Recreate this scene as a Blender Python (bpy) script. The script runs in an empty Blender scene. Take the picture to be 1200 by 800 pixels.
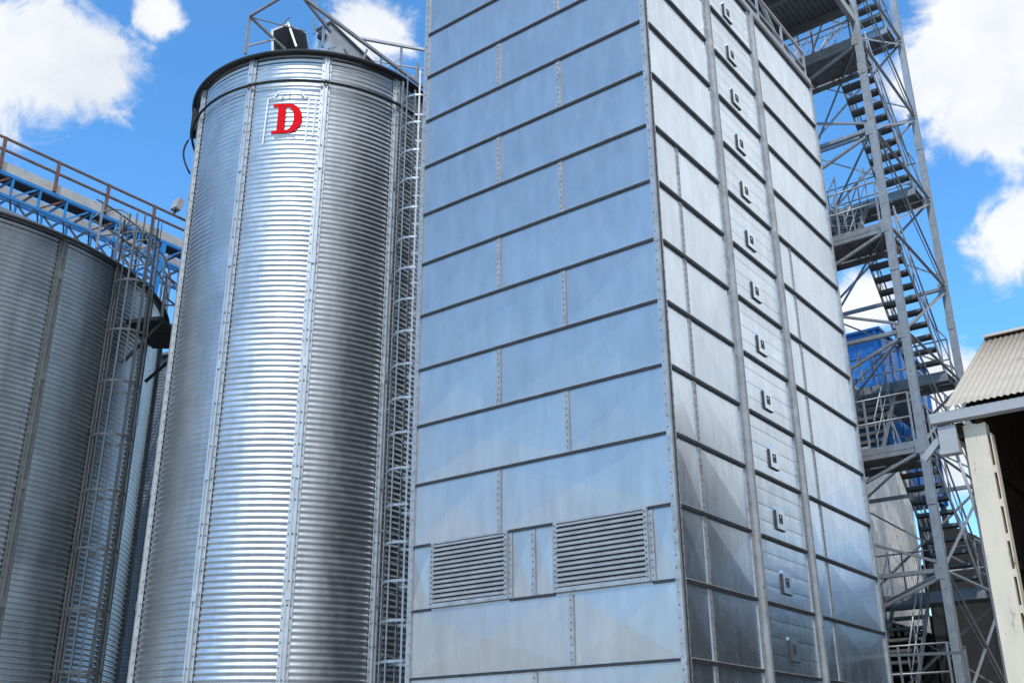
import bpy, bmesh, math, random
from mathutils import Vector, Matrix
random.seed(7)
R = math.radians
S = bpy.context.scene
col = S.collection

# ------------------------------------------------------------------ camera
pitch, roll = .3897, -.0063
Rv = Vector((1, 0, 0)); Uv = Vector((0, -math.sin(pitch), math.cos(pitch))); Fv = Vector((0, math.cos(pitch), math.sin(pitch)))
Rr = Rv * math.cos(roll) + Uv * math.sin(roll); Ur = -Rv * math.sin(roll) + Uv * math.cos(roll)
cd = bpy.data.cameras.new('camera'); cam = bpy.data.objects.new('camera', cd); col.objects.link(cam)
cam.matrix_world = Matrix(((Rr.x, Ur.x, -Fv.x, 0), (Rr.y, Ur.y, -Fv.y, 0), (Rr.z, Ur.z, -Fv.z, 1.6), (0, 0, 0, 1)))
cd.sensor_width = 36; cd.lens = 36.72; cd.clip_end = 5000
S.camera = cam

# ------------------------------------------------------------------ sun and sky
SUN_AZ, SUN_EL = 192, 50
sd = bpy.data.lights.new('sun', 'SUN'); sd.energy = 2.7; sd.angle = R(.53); sd.color = (1, .95, .88)
so = bpy.data.objects.new('sun', sd); col.objects.link(so)
sv = Vector((math.sin(R(SUN_AZ)) * math.cos(R(SUN_EL)), math.cos(R(SUN_AZ)) * math.cos(R(SUN_EL)), math.sin(R(SUN_EL))))
so.rotation_euler = (-sv).to_track_quat('-Z', 'Y').to_euler(); so.location = (0, -10, 30)
S.view_settings.view_transform = 'Standard'; S.view_settings.look = 'None'
S.view_settings.gamma = 1; S.view_settings.use_curve_mapping = False
S.view_settings.exposure = 0.0

W = bpy.data.worlds.new('World'); S.world = W; W.use_nodes = True
nt = W.node_tree; nt.nodes.clear()
def N(t, **k):
    n = nt.nodes.new(t)
    for a, v in k.items(): setattr(n, a, v)
    return n
def Lk(a, b): nt.links.new(a, b)
def M(op, a, b=None, c=None, clamp=False):
    n = N('ShaderNodeMath', operation=op, use_clamp=clamp)
    for i, v in enumerate((a, b, c)):
        if v is None: continue
        if isinstance(v, (int, float)): n.inputs[i].default_value = v
        else: Lk(v, n.inputs[i])
    return n.outputs[0]
out = N('ShaderNodeOutputWorld'); bg = N('ShaderNodeBackground'); bg.inputs[1].default_value = .15; Lk(bg.outputs[0], out.inputs[0])
sky = N('ShaderNodeTexSky', sky_type='NISHITA', sun_disc=False)
sky.sun_elevation = R(SUN_EL); sky.sun_rotation = R(SUN_AZ); sky.air_density = 1.0; sky.dust_density = .4; sky.ozone_density = 2.0
tint = N('ShaderNodeMix', data_type='RGBA', blend_type='MULTIPLY'); tint.inputs[0].default_value = 1
Lk(sky.outputs[0], tint.inputs[6]); tcol = N('ShaderNodeMix', data_type='RGBA'); tcol.inputs[6].default_value = (1.05, 1.30, 1.52, 1); tcol.inputs[7].default_value = (.82, 1.55, 1.98, 1); Lk(tcol.outputs[2], tint.inputs[7])
tc = N('ShaderNodeTexCoord'); nrm = N('ShaderNodeVectorMath', operation='NORMALIZE'); Lk(tc.outputs['Generated'], nrm.inputs[0])
D3 = nrm.outputs[0]
sz = N('ShaderNodeSeparateXYZ'); Lk(D3, sz.inputs[0]); tm = N('ShaderNodeMapRange', interpolation_type='SMOOTHSTEP'); Lk(sz.outputs[2], tm.inputs[0]); tm.inputs[1].default_value = .0; tm.inputs[2].default_value = .38; Lk(tm.outputs[0], tcol.inputs[0])
def noise(scale, detail, rough, off=(0, 0, 0), dist=0):
    mp = N('ShaderNodeMapping'); mp.inputs['Location'].default_value = off; Lk(D3, mp.inputs[0])
    n = N('ShaderNodeTexNoise'); n.inputs['Scale'].default_value = scale; n.inputs['Detail'].default_value = detail
    n.inputs['Roughness'].default_value = rough; n.inputs['Distortion'].default_value = dist; Lk(mp.outputs[0], n.inputs['Vector'])
    return n.outputs[0]
nz = M('ADD', M('MULTIPLY', noise(6, 6, .6, (3, 1, 2), .4), .45), M('MULTIPLY', noise(19, 12, .64, (1, 5, 2), .6), .55))
def azel(az, el): return (math.sin(R(az)) * math.cos(R(el)), math.cos(R(az)) * math.cos(R(el)), math.sin(R(el)))
BLOBS = CLOUDS = [  # direction, radius (chord), strength
    ((-.3934, .7266, .5633), .075, 1.0), ((-.4351, .7114, .5519), .08, 1.1), ((-.3553, .7501, .5578), .055, .9), ((-.3050, .7300, .6120), .035, .58),
    ((-.1299, .7736, .6202), .06, .66),
    ((.3950, .7300, .5580), .085, 1.1), ((.4190, .7310, .5386), .10, 1.15), ((.3700, .7450, .5550), .07, 1.0), ((.4350, .705, .560), .07, .9), ((.4200, .7570, .5000), .05, .7),
    ((.4320, .7980, .4200), .06, .95), ((.3200, .8650, .3900), .06, .7), ((.4020, .8720, .2800), .10, .85),
    (azel(62, 42), .40, 1.4), (azel(52, 32), .2, 1.1), (azel(78, 30), .30, 1.2), (azel(72, 62), .3, 1.0),
    (azel(140, 45), .45, 1.5), (azel(152, 12), .34, 1.4), (azel(130, 15), .34, 1.3), (azel(135, 74), .34, 1.2), (azel(190, 72), .28, 1.2), (azel(60, 26), .26, 1.9), (azel(165, 40), .2, 1.1), (azel(257, 4), .20, 1.0), (azel(290, 35), .12, .8), (azel(235, 65), .15, .8),  # unseen clouds, several added to whiten the metal's reflections
]
F = None
for d, r, s in BLOBS:
    v = N('ShaderNodeVectorMath', operation='DISTANCE'); Lk(D3, v.inputs[0]); v.inputs[1].default_value = Vector(d).normalized()
    q = M('ADD', M('MULTIPLY', M('SUBTRACT', 1.0, M('DIVIDE', v.outputs['Value'], r)), 1.5), (s - 1) * .8)
    F = q if F is None else M('MAXIMUM', F, q)
val = M('ADD', F, M('MULTIPLY', M('SUBTRACT', nz, .5), 3.6))
mask = N('ShaderNodeMapRange', interpolation_type='SMOOTHSTEP'); Lk(val, mask.inputs[0]); mask.inputs[1].default_value = .2; mask.inputs[2].default_value = .8
gate = mask.outputs[0]
shade = N('ShaderNodeMapRange'); Lk(noise(7, 8, .6, (9, 4, 1)), shade.inputs[0]); shade.inputs[1].default_value = .3; shade.inputs[2].default_value = .65
cc = N('ShaderNodeMix', data_type='RGBA'); Lk(shade.outputs[0], cc.inputs[0]); cc.inputs[6].default_value = (5.1, 5.45, 6.0, 1); cc.inputs[7].default_value = (7.0, 7.1, 7.25, 1)
gv = N('ShaderNodeVectorMath', operation='DISTANCE'); Lk(D3, gv.inputs[0]); gv.inputs[1].default_value = azel(75, -6)  # added unseen grey bank, low right, darkening the side wall's reflections
gq = N('ShaderNodeMapRange', interpolation_type='SMOOTHSTEP'); Lk(M('ADD', gv.outputs['Value'], M('MULTIPLY', nz, .12)), gq.inputs[0]); gq.inputs[1].default_value = .54; gq.inputs[2].default_value = .34
gc = N('ShaderNodeMix', data_type='RGBA'); Lk(gq.outputs[0], gc.inputs[0]); Lk(cc.outputs[2], gc.inputs[6]); gc.inputs[7].default_value = (1.05, 1.85, 2.5, 1)
gate = M('MAXIMUM', gate, gq.outputs[0])
mx = N('ShaderNodeMix', data_type='RGBA'); Lk(gate, mx.inputs[0]); Lk(tint.outputs[2], mx.inputs[6]); Lk(gc.outputs[2], mx.inputs[7])
Lk(mx.outputs[2], bg.inputs[0])

# ------------------------------------------------------------------ materials
def mat(name, rgb, metal=0, rough=.5, var=.06, vscale=3, bump=0, bscale=8, island=0, rust=0, rustcol=(.16, .07, .03), wave=None, stretch=(1, 1, 1), dirt=0, emis=None, spec=.5, sheets=None, streak=0):
    m = bpy.data.materials.new(name); m.use_nodes = True; t = m.node_tree; n = t.nodes; l = t.links
    p = n['Principled BSDF']; p.inputs['Metallic'].default_value = metal; p.inputs['Roughness'].default_value = rough
    p.inputs['Specular IOR Level'].default_value = spec
    g = n.new('ShaderNodeNewGeometry'); mp = n.new('ShaderNodeMapping'); mp.inputs['Scale'].default_value = stretch; l.new(g.outputs['Position'], mp.inputs[0])
    def nzn(sc, de=4, ro=.6):
        x = n.new('ShaderNodeTexNoise'); x.inputs['Scale'].default_value = sc; x.inputs['Detail'].default_value = de; x.inputs['Roughness'].default_value = ro
        l.new(mp.outputs[0], x.inputs['Vector']); return x.outputs[0]
    def mr(src, a, b, c, d):
        x = n.new('ShaderNodeMapRange'); l.new(src, x.inputs[0]); x.inputs[1].default_value = a; x.inputs[2].default_value = b; x.inputs[3].default_value = c; x.inputs[4].default_value = d; return x.outputs[0]
    f = mr(nzn(vscale), .3, .7, 1 - var, 1 + var)
    if island:
        k = mr(g.outputs['Random Per Island'], 0, 1, 1 - island, 1 + island)
        x = n.new('ShaderNodeMath'); x.operation = 'MULTIPLY'; l.new(f, x.inputs[0]); l.new(k, x.inputs[1]); f = x.outputs[0]
    def mth(op, a, b=None):
        x = n.new('ShaderNodeMath'); x.operation = op
        for i_, q in enumerate((a, b)):
            if q is None: continue
            if isinstance(q, (int, float)): x.inputs[i_].default_value = q
            else: l.new(q, x.inputs[i_])
        return x.outputs[0]
    if streak:
        m2 = n.new('ShaderNodeMapping'); m2.inputs['Scale'].default_value = (9, 9, .35); l.new(g.outputs['Position'], m2.inputs[0])
        x = n.new('ShaderNodeTexNoise'); x.inputs['Scale'].default_value = 1; x.inputs['Detail'].default_value = 5; l.new(m2.outputs[0], x.inputs['Vector'])
        f = mth('MULTIPLY', f, mr(x.outputs[0], .3, .7, 1 - streak, 1 + streak))
    if sheets:
        tco = n.new('ShaderNodeTexCoord'); sp = n.new('ShaderNodeSeparateXYZ'); l.new(tco.outputs['Object'], sp.inputs[0])
        row = mth('FLOOR', mth('DIVIDE', sp.outputs[2], sheets[1])); an = mth('MULTIPLY', mth('ARCTAN2', sp.outputs[1], sp.outputs[0]), sheets[0] / 6.2832)
        an = mth('FLOOR', mth('ADD', an, mth('MULTIPLY', row, .5)))
        cb3 = n.new('ShaderNodeCombineXYZ'); l.new(an, cb3.inputs[0]); l.new(row, cb3.inputs[1]); wn = n.new('ShaderNodeTexWhiteNoise'); wn.noise_dimensions = '2D'; l.new(cb3.outputs[0], wn.inputs['Vector'])
        f = mth('MULTIPLY', f, mr(wn.outputs['Value'], 0, 1, 1 - sheets[2], 1 + sheets[2]))
    v = n.new('ShaderNodeVectorMath'); v.operation = 'SCALE'; v.inputs[0].default_value = rgb; l.new(f, v.inputs['Scale']); c = v.outputs[0]
    if rust:
        x = n.new('ShaderNodeMix'); x.data_type = 'RGBA'; l.new(mr(nzn(vscale * 1.7, 6, .7), .62 - rust * .3, .72 - rust * .3, 0, 1), x.inputs[0]); l.new(c, x.inputs[6]); x.inputs[7].default_value = (*rustcol, 1); c = x.outputs[2]
    l.new(c, p.inputs['Base Color'])
    if metal or dirt:
        l.new(mr(nzn(vscale * 2.3, 5), .3, .7, rough * .85, min(1, rough * 1.18)), p.inputs['Roughness'])
    if bump:
        b = n.new('ShaderNodeBump'); b.inputs['Strength'].default_value = 1; b.inputs['Distance'].default_value = bump
        x = n.new('ShaderNodeTexNoise'); x.inputs['Scale'].default_value = bscale; x.inputs['Detail'].default_value = 2; l.new(g.outputs['Position'], x.inputs['Vector'])
        l.new(x.outputs[0], b.inputs['Height']); l.new(b.outputs[0], p.inputs['Normal'])
    if emis: p.inputs['Emission Color'].default_value = (*emis, 1); p.inputs['Emission Strength'].default_value = 1
    return m
M_ = dict(
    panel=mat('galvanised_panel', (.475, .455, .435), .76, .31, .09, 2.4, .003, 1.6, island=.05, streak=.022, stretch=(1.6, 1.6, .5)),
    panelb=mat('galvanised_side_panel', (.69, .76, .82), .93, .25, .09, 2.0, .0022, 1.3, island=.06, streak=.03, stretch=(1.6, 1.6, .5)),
    trim=mat('galvanised_trim', (.38, .385, .385), .5, .5, .18, 5, .001, 30, rust=.12, rustcol=(.22, .17, .13)),
    joint_and_shade=mat('dark_joint_and_ledge_shade', (.035, .036, .038), .1, .6, .3, 6),  # real dark joints, plus shadow put into colour under the flanges
    bolt=mat('bolt_steel', (.13, .13, .13), .6, .5),
    silo=mat('galvanised_corrugated', (.47, .49, .505), .94, .37, .10, 2.5, 0, 6, sheets=(10, 1.05, .07), streak=.05, stretch=(1.2, 1.2, .7)),
    silo_old=mat('weathered_corrugated', (.38, .415, .435), .92, .32, .16, 2.0, 0, 6, sheets=(22, 1.05, .10), streak=.08, stretch=(1.2, 1.2, .5)),
    rib=mat('galvanised_stiffener', (.52, .53, .53), .6, .42, .12, 4, .002, 20),
    rib_old=mat('weathered_stiffener', (.17, .18, .18), .5, .5, .15, 4, .002, 20),
    dark=mat('dark_steel', (.03, .03, .03), .0, .7, .3, 4, spec=.25),
    ladder=mat('dull_ladder_steel', (.085, .09, .092), .4, .55, .15, 4),
    steel=mat('galvanised_section', (.33, .345, .36), .6, .45, .14, 5, .001, 20, rust=.06, rustcol=(.2, .15, .11)),
    steel_dark=mat('weathered_section', (.16, .165, .17), .4, .5, .2, 5),
    rusty=mat('rusty_steel', (.15, .10, .08), .2, .75, .35, 6, rust=.5, rustcol=(.26, .11, .06)),
    blue=mat('blue_paint', (.02, .24, .60), 0, .4, .15, 3, rust=.03),
    blue_dark=mat('blue_cladding', (.015, .14, .42), 0, .45, .2, 1.5, streak=.12),
    white=mat('weathered_white_steel', (.50, .49, .46), 0, .6, .12, 3, rust=.12, rustcol=(.28, .2, .14)),
    red=mat('red_paint', (.70, .004, .009), 0, .75, .16, 9, spec=.1),
    paint=mat('white_paint', (.72, .74, .76), .0, .6, .12, 20),
    grey_paint=mat('grey_paint', (.22, .23, .25), .0, .6, .12, 20),
    cream=mat('cream_steel', (.66, .55, .41), 0, .6, .08, 2.5, .001, 12, rust=.07, rustcol=(.27, .18, .10), stretch=(2, 2, .6)),
    roof=mat('beige_roof_sheet', (.47, .40, .315), 0, .6, .10, 2.2, .0005, 8, rust=.05, rustcol=(.30, .24, .18)),
    fascia=mat('pale_fascia', (.37, .355, .34), .1, .5, .08, 3, rust=.04, rustcol=(.3, .25, .2)),
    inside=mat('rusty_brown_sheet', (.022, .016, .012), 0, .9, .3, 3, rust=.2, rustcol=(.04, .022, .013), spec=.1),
    black=mat('near_black', (.010, .010, .011), 0, .9, spec=.1),  # even near-black for louvre backs, annexe underside and hall
    clad=mat('bare_metal_sheet', (.50, .47, .43), .3, .32, .12, 2, .003, 2, stretch=(2, 2, .3)),
    concrete=mat('yard_concrete', (.38, .365, .345), 0, .85, .2, .3, .004, 6),
    yellow=mat('yellow_paint', (.6, .36, .04), 0, .5),
    glass=mat('lamp_glass', (.6, .62, .62), 0, .1),
)

# ------------------------------------------------------------------ mesh helpers
def tag(o, label=None, cat=None, group=None, kind=None):
    if label: o['label'] = label
    if cat: o['category'] = cat
    if group: o['group'] = group
    if kind: o['kind'] = kind
    return o
def empty(name, loc):
    o = bpy.data.objects.new(name, None); o.location = loc; col.objects.link(o); o.empty_display_size = .2; return o
class MB:
    def __init__(s): s.v = []; s.f = []; s.sm = []; s.mi = []
    def add(s, vs, fs, smooth=False, mi=0):
        n = len(s.v); s.v += [tuple(v) for v in vs]; s.f += [tuple(i + n for i in f) for f in fs]; s.sm += [smooth] * len(fs); s.mi += [mi] * len(fs); return s
    def hexa(s, P, mi=0):   # 8 corner points: bottom loop 0-3, top loop 4-7
        return s.add(P, [(0, 3, 2, 1), (4, 5, 6, 7), (0, 1, 5, 4), (1, 2, 6, 5), (2, 3, 7, 6), (3, 0, 4, 7)], mi=mi)
    def bar(s, p, q, w, h=None, up=(0, 0, 1), mi=0):
        h = h or w; p = Vector(p); q = Vector(q); d = (q - p).normalized(); u = Vector(up)
        if abs(d.dot(u)) > .97: u = Vector((0.605, .796, 0))
        x = d.cross(u).normalized(); y = x.cross(d).normalized(); P = []
        for c in (p, q):
            for i, j in ((-1, -1), (1, -1), (1, 1), (-1, 1)): P.append(c + x * i * w / 2 + y * j * h / 2)
        return s.hexa(P, mi)
    def angle(s, p, q, w, t=.012, up=(0, 0, 1), flip=1):    # L-section
        p = Vector(p); q = Vector(q); d = (q - p).normalized(); u = Vector(up)
        if abs(d.dot(u)) > .97: u = Vector((0.605, .796, 0))
        x = d.cross(u).normalized(); y = x.cross(d).normalized()
        s.bar(p + x * flip * w / 2, q + x * flip * w / 2, w, t, up=y); s.bar(p + y * (w / 2 + t * .55), q + y * (w / 2 + t * .55), t, w, up=y); return s
    def tube(s, pts, r, n=8, closed=False, smooth=True):
        pts = [Vector(p) for p in pts]; m = len(pts); rings = []
        for i, p in enumerate(pts):
            a = pts[(i - 1) % m] if (i > 0 or closed) else p; b = pts[(i + 1) % m] if (i < m - 1 or closed) else p
            d = (b - a).normalized(); u = Vector((0, 0, 1)) if abs(d.z) < .9 else Vector((.605, .796, 0))
            x = d.cross(u).normalized(); y = x.cross(d)
            rings.append([p + (x * math.cos(2 * math.pi * k / n) + y * math.sin(2 * math.pi * k / n)) * r for k in range(n)])
        V = [v for g in rings for v in g]; Fc = []
        for i in range(m if closed else m - 1):
            j = (i + 1) % m
            for k in range(n): Fc.append((i * n + k, i * n + (k + 1) % n, j * n + (k + 1) % n, j * n + k))
        if not closed: Fc += [tuple(range(n)), tuple((m - 1) * n + k for k in range(n))]
        return s.add(V, Fc, smooth)
    def build(s, name, mt, parent=None, recalc=True):
        o0 = Vector(parent_origin(parent)) if parent else Vector((0, 0, 0))
        me = bpy.data.meshes.new(name); me.from_pydata([tuple(Vector(v) - o0) for v in s.v], [], s.f)
        mts = mt if isinstance(mt, (list, tuple)) else [mt]
        for k in mts: me.materials.append(M_[k])
        me.polygons.foreach_set('use_smooth', s.sm); me.polygons.foreach_set('material_index', s.mi)
        if recalc:
            b = bmesh.new(); b.from_mesh(me); bmesh.ops.recalc_face_normals(b, faces=b.faces); b.to_mesh(me); b.free()
        o = bpy.data.objects.new(name, me); col.objects.link(o)
        if parent: o.parent = parent
        return o
def parent_origin(p):
    v = Vector((0, 0, 0))
    while p: v += p.location; p = p.parent
    return v

# dryer frame: a runs left-back along the blue-grey front face, b runs right-back along the side face
YAW = .6506; C0 = Vector((2.1736, 13.7717, 0))
A = Vector((-math.cos(YAW), math.sin(YAW), 0)); B = Vector((math.sin(YAW), math.cos(YAW), 0)); Z = Vector((0, 0, 1))
def L(a, b, z): return C0 + A * a + B * b + Z * z
def frame(k):      # same axes, own origin and unit length, for things standing farther back
    o = Vector((C0.x * k, C0.y * k, 0))
    return lambda a, b, z: o + (A * a + B * b) * k + Z * (z * k - 1.6 * (k - 1))
LD = L
def boxL(m, a0, a1, b0, b1, z0, z1, mi=0):
    return m.hexa([L(a0, b0, z0), L(a1, b0, z0), L(a1, b1, z0), L(a0, b1, z0), L(a0, b0, z1), L(a1, b0, z1), L(a1, b1, z1), L(a0, b1, z1)], mi)

# ------------------------------------------------------------------ ground
g = MB(); g.add([(-900, -900, 0), (900, -900, 0), (900, 900, 0), (-900, 900, 0)], [(0, 1, 2, 3)]); tag(g.build('ground', 'concrete'), kind='structure')

# ------------------------------------------------------------------ grain dryer
WA, WB, Z0, TOP = 4.78, 7.72, 2.9108, 15.98
dry = empty('grain_dryer', L(2.4, 3.9, 0)); tag(dry, 'tall rectangular tower clad in blue-grey galvanised panels with two louvres low down', 'grain dryer')
core = boxL(MB(), .03, WA - .03, .03, WB - .03, 0, TOP - .03); core.build('core', 'dark', dry)  # exposed left side coloured dark in place of its dim reflections
def seam(k): return Z0 + k
fa = MB(); fb = MB()
def panel(m, face, u0, u1, z0, z1, rise):
    g_ = .004
    u0 += g_; u1 -= g_; z0 += g_; z1 -= g_
    P = lambda u, z, d: L(u, -d, z) if face == 'A' else L(-d, u, z)
    c = P((u0 + u1) / 2, (z0 + z1) / 2, .004 + rise)
    q = [P(u0, z0, .004), P(u1, z0, .004), P(u1, z1, .004), P(u0, z1, .004)]
    b_ = [P(u0, z0, -.02), P(u1, z0, -.02), P(u1, z1, -.02), P(u0, z1, -.02)]
    m.add(q + [c] + b_, [(0, 1, 4), (1, 2, 4), (2, 3, 4), (3, 0, 4), (0, 1, 6, 5), (1, 2, 7, 6), (2, 3, 8, 7), (3, 0, 5, 8)])
jointsA = []; jointsB = []
for k in range(-3, 13):
    z0, z1 = seam(k), seam(k + 1)
    if k == 12: z1 = TOP - .02
    cr = lambda: random.uniform(.016, .028)
    if k == 1: cuts = [0.03, .40, 1.99, 2.37, 2.79, 4.33, 4.75]
    elif k == -1: cuts = [.03, 2.37, 4.75]
    elif k < -1: cuts = [.03, 1.71 if k % 2 else 3.0, 4.75]
    else: cuts = [.03, (1.715 if k % 2 == 0 else None) or 3.0, 4.75] if k != 0 else [.03, 1.73, 4.75]
    if k >= 2: cuts = [.03, 3.0 if k % 2 == 0 else 1.71, 4.75]
    for i in range(len(cuts) - 1):
        if k == 1 and i in (1, 4): continue
        panel(fa, 'A', cuts[i], cuts[i + 1], z0, z1, cr() if k < 6 else cr() * .6)
    for c in cuts[1:-1]:
        jointsA.append((c, z0, z1))
    cb = [.06, 2.40, 4.50, WB - .05]
    for i in range(3):
        if i == 1:      # middle strip: flat sheets with fine horizontal creases
            for j in range(4): panel(fb, 'B', cb[1], cb[2], z0 + (z1 - z0) * j / 4, z0 + (z1 - z0) * (j + 1) / 4, .002)
        else:
            sp = .80 if i == 0 else 5.22
            if k <= 7:
                panel(fb, 'B', cb[i], sp, z0, z1, cr() * .35); panel(fb, 'B', sp, cb[i + 1], z0, z1, cr() * .55); jointsB.append((sp, z0, z1))
            else: panel(fb, 'B', cb[i], cb[i + 1], z0, z1, cr() * .7)
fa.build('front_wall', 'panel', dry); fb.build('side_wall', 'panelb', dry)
def disc(m, p, n, r=.014, h=.012, mi=1):
    n = Vector(n); u = n.cross(Z).normalized(); w = n.cross(u); V = []
    for d in (0, h):
        for k in range(6): V.append(Vector(p) + n * d + (u * math.cos(k * math.pi / 3) + w * math.sin(k * math.pi / 3)) * r)
    m.add(V, [(6, 7, 8, 9, 10, 11)] + [(k, (k + 1) % 6, 6 + (k + 1) % 6, 6 + k) for k in range(6)], mi=mi)
for c, z0, z1 in jointsA:
    m = MB(); boxL(m, c - .05, c + .035, -.016, .0, z0 + .02, z1 - .045); boxL(m, c - .052, c - .042, -.03, -.0162, z0 + .02, z1 - .045)
    for i in range(9): disc(m, L(c + random.uniform(-.012, .002), -.016, z0 + .08 + i * .10), -B, r=.011, h=.007)
    m.build('panel_joint', ['trim', 'bolt'], dry)
for c, z0, z1 in jointsB:
    m = MB(); boxL(m, -.016, 0, c - .05, c + .05, z0 + .02, z1 - .045)
    for i in range(9): disc(m, L(-.016, c, z0 + .08 + i * .10), -A, r=.011, h=.007)
    m.build('panel_joint', ['trim', 'bolt'], dry)
for k in range(-3, 14):     # horizontal flanges: light upper lip over a dark strip standing in for its shadow
    z = seam(k) if k < 13 else TOP - .01
    m = MB(); segs = [(.055, WA - .075)]
    if k in (1, 2): segs = [(.055, .40), (1.99, 2.79), (4.33, WA - .075)]
    for s0, s1 in segs:
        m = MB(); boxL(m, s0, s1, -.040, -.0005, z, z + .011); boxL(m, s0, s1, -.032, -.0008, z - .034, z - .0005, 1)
        m.build('flange', ['trim', 'joint_and_shade'], dry)
    for s0, s1 in ((.105, 2.26), (2.60, 4.36), (4.68, WB - .085)):
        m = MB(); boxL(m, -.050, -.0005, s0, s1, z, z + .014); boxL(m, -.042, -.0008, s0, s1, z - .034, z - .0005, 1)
        m.build('flange', ['trim', 'joint_and_shade'], dry)
def post(name, parts, bolts):
    m = MB()
    for a0, a1, b0, b1, mi in parts: boxL(m, a0, a1, b0, b1, 0, TOP + .02, mi)
    for fa_, fb_, n in bolts:
        z = .05
        while z < TOP:
            disc(m, L(fa_ + random.uniform(-.004, .004), fb_ + random.uniform(-.004, .004), z), n, r=.010, h=.006, mi=2); z += .16
    m.build(name, ['trim', 'joint_and_shade', 'bolt'], dry)
post('corner_post', [(-.034, .05, -.034, -.0012, 0), (-.034, -.0012, -.0012, .10, 0), (-.046, -.0345, .02, .045, 1)], [(.02, -.034, -B), (-.034, .075, -A)])
post('corner_post', [(WA - .07, WA + .02, -.034, -.0012, 0), (WA + .0012, WA + .02, -.0012, .1, 0)], [(WA - .045, -.034, -B)])
post('corner_post', [(-.034, -.0012, WB - .085, WB + .02, 0), (-.0012, .1, WB + .0012, WB + .02, 0)], [(-.034, WB - .05, -A)])
for c in (2.43, 4.52):
    post('stiffener', [(-.022, -.0012, c - .17, c + .17, 0), (-.085, -.0222, c - .035, c - .012, 0), (-.085, -.0222, c + .018, c + .040, 0), (-.05, -.0224, c - .011, c + .017, 1)],
         [(-.022, c - .11, -A), (-.022, c + .10, -A)])
GLY = ['box', 'up', 'round', 'arch']
for k in range(-1, 13):
    zc = seam(k) + .37; bc = 3.42
    m = MB(); boxL(m, -.026, -.008, bc - .17, bc + .17, zc - .17, zc + .17)
    h = m.build('hatch', 'panelb', dry)
    m = MB(); boxL(m, -.034, -.008, bc - .183, bc - .1705, zc - .183, zc + .12); boxL(m, -.034, -.008, bc - .17, bc + .15, zc - .183, zc - .1705); m.build('hatch_lip', 'joint_and_shade', h)
    m = MB()
    for (u0, u1, v0, v1) in ((-.055, -.04, -.07, .07), (.04, .055, -.07, .07), (-.039, .039, .055, .07), (-.039, .039, -.07, -.055)):
        boxL(m, -.034, -.0265, bc + u0, bc + u1, zc + v0, zc + v1)
    boxL(m, -.028, -.0263, bc - .02, bc + .03, zc - .045, zc + .02)
    m.build('hatch_window', 'joint_and_shade', h)
for a0, a1 in ((.42, 1.97), (2.81, 4.31)):
    z0, z1 = seam(1) + .0, seam(2) + .0
    lv = MB(); 
    for (u0, u1, v0, v1) in ((a0, a0 + .055, z0, z1), (a1 - .055, a1, z0, z1), (a0 + .0552, a1 - .0552, z1 - .03, z1), (a0 + .0552, a1 - .0552, z0, z0 + .06)): boxL(lv, u0, u1, -.06, -.005, v0, v1)
    for u in (a0 + .027, a1 - .027):
        for i in range(12): disc(lv, L(u, -.06, z0 + .06 + i * .08), -B, r=.012)
    lo = lv.build('louvre', ['trim', 'bolt'], dry)
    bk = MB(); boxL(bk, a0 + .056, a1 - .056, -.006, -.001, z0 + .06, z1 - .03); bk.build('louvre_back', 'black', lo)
    n = 13
    for i in range(n):
        zz = z0 + .075 + (z1 - z0 - .13) * i / (n - 1) * .97
        m = MB(); P = [L(a0 + .056, -.056, zz), L(a1 - .056, -.056, zz), L(a1 - .056, -.012, zz + .045), L(a0 + .056, -.012, zz + .045)]
        m.hexa(P + [p + Z * .016 - B * .008 for p in P]); m.build('slat', 'rib', lo)
# coping and the railing on the roof edge
cp = MB(); boxL(cp, -.06, WA + .06, -.06, WB + .06, TOP + .021, TOP + .06); cp.build('roof', 'steel', dry)
rr = empty('roof_railing', L(.0, 4, TOP + .06)); tag(rr, 'pale metal railing along the roof edge of the panelled tower', 'railing')
for z in (TOP + .92, TOP + .48): MB().bar(L(.02, .1, z), L(.02, WB - .1, z), .05 if z > 16.7 else .035).build('rail', 'fascia', rr)
MB().bar(L(-.02, .0, TOP + .13), L(-.02, WB, TOP + .13), .05, .12).build('toe_board', 'fascia', rr)
for i in range(7): MB().bar(L(.02, .1 + i * 1.25, TOP + .0605), L(.02, .1 + i * 1.25, TOP + .9), .045).build('rail_post', 'steel', rr)

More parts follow.
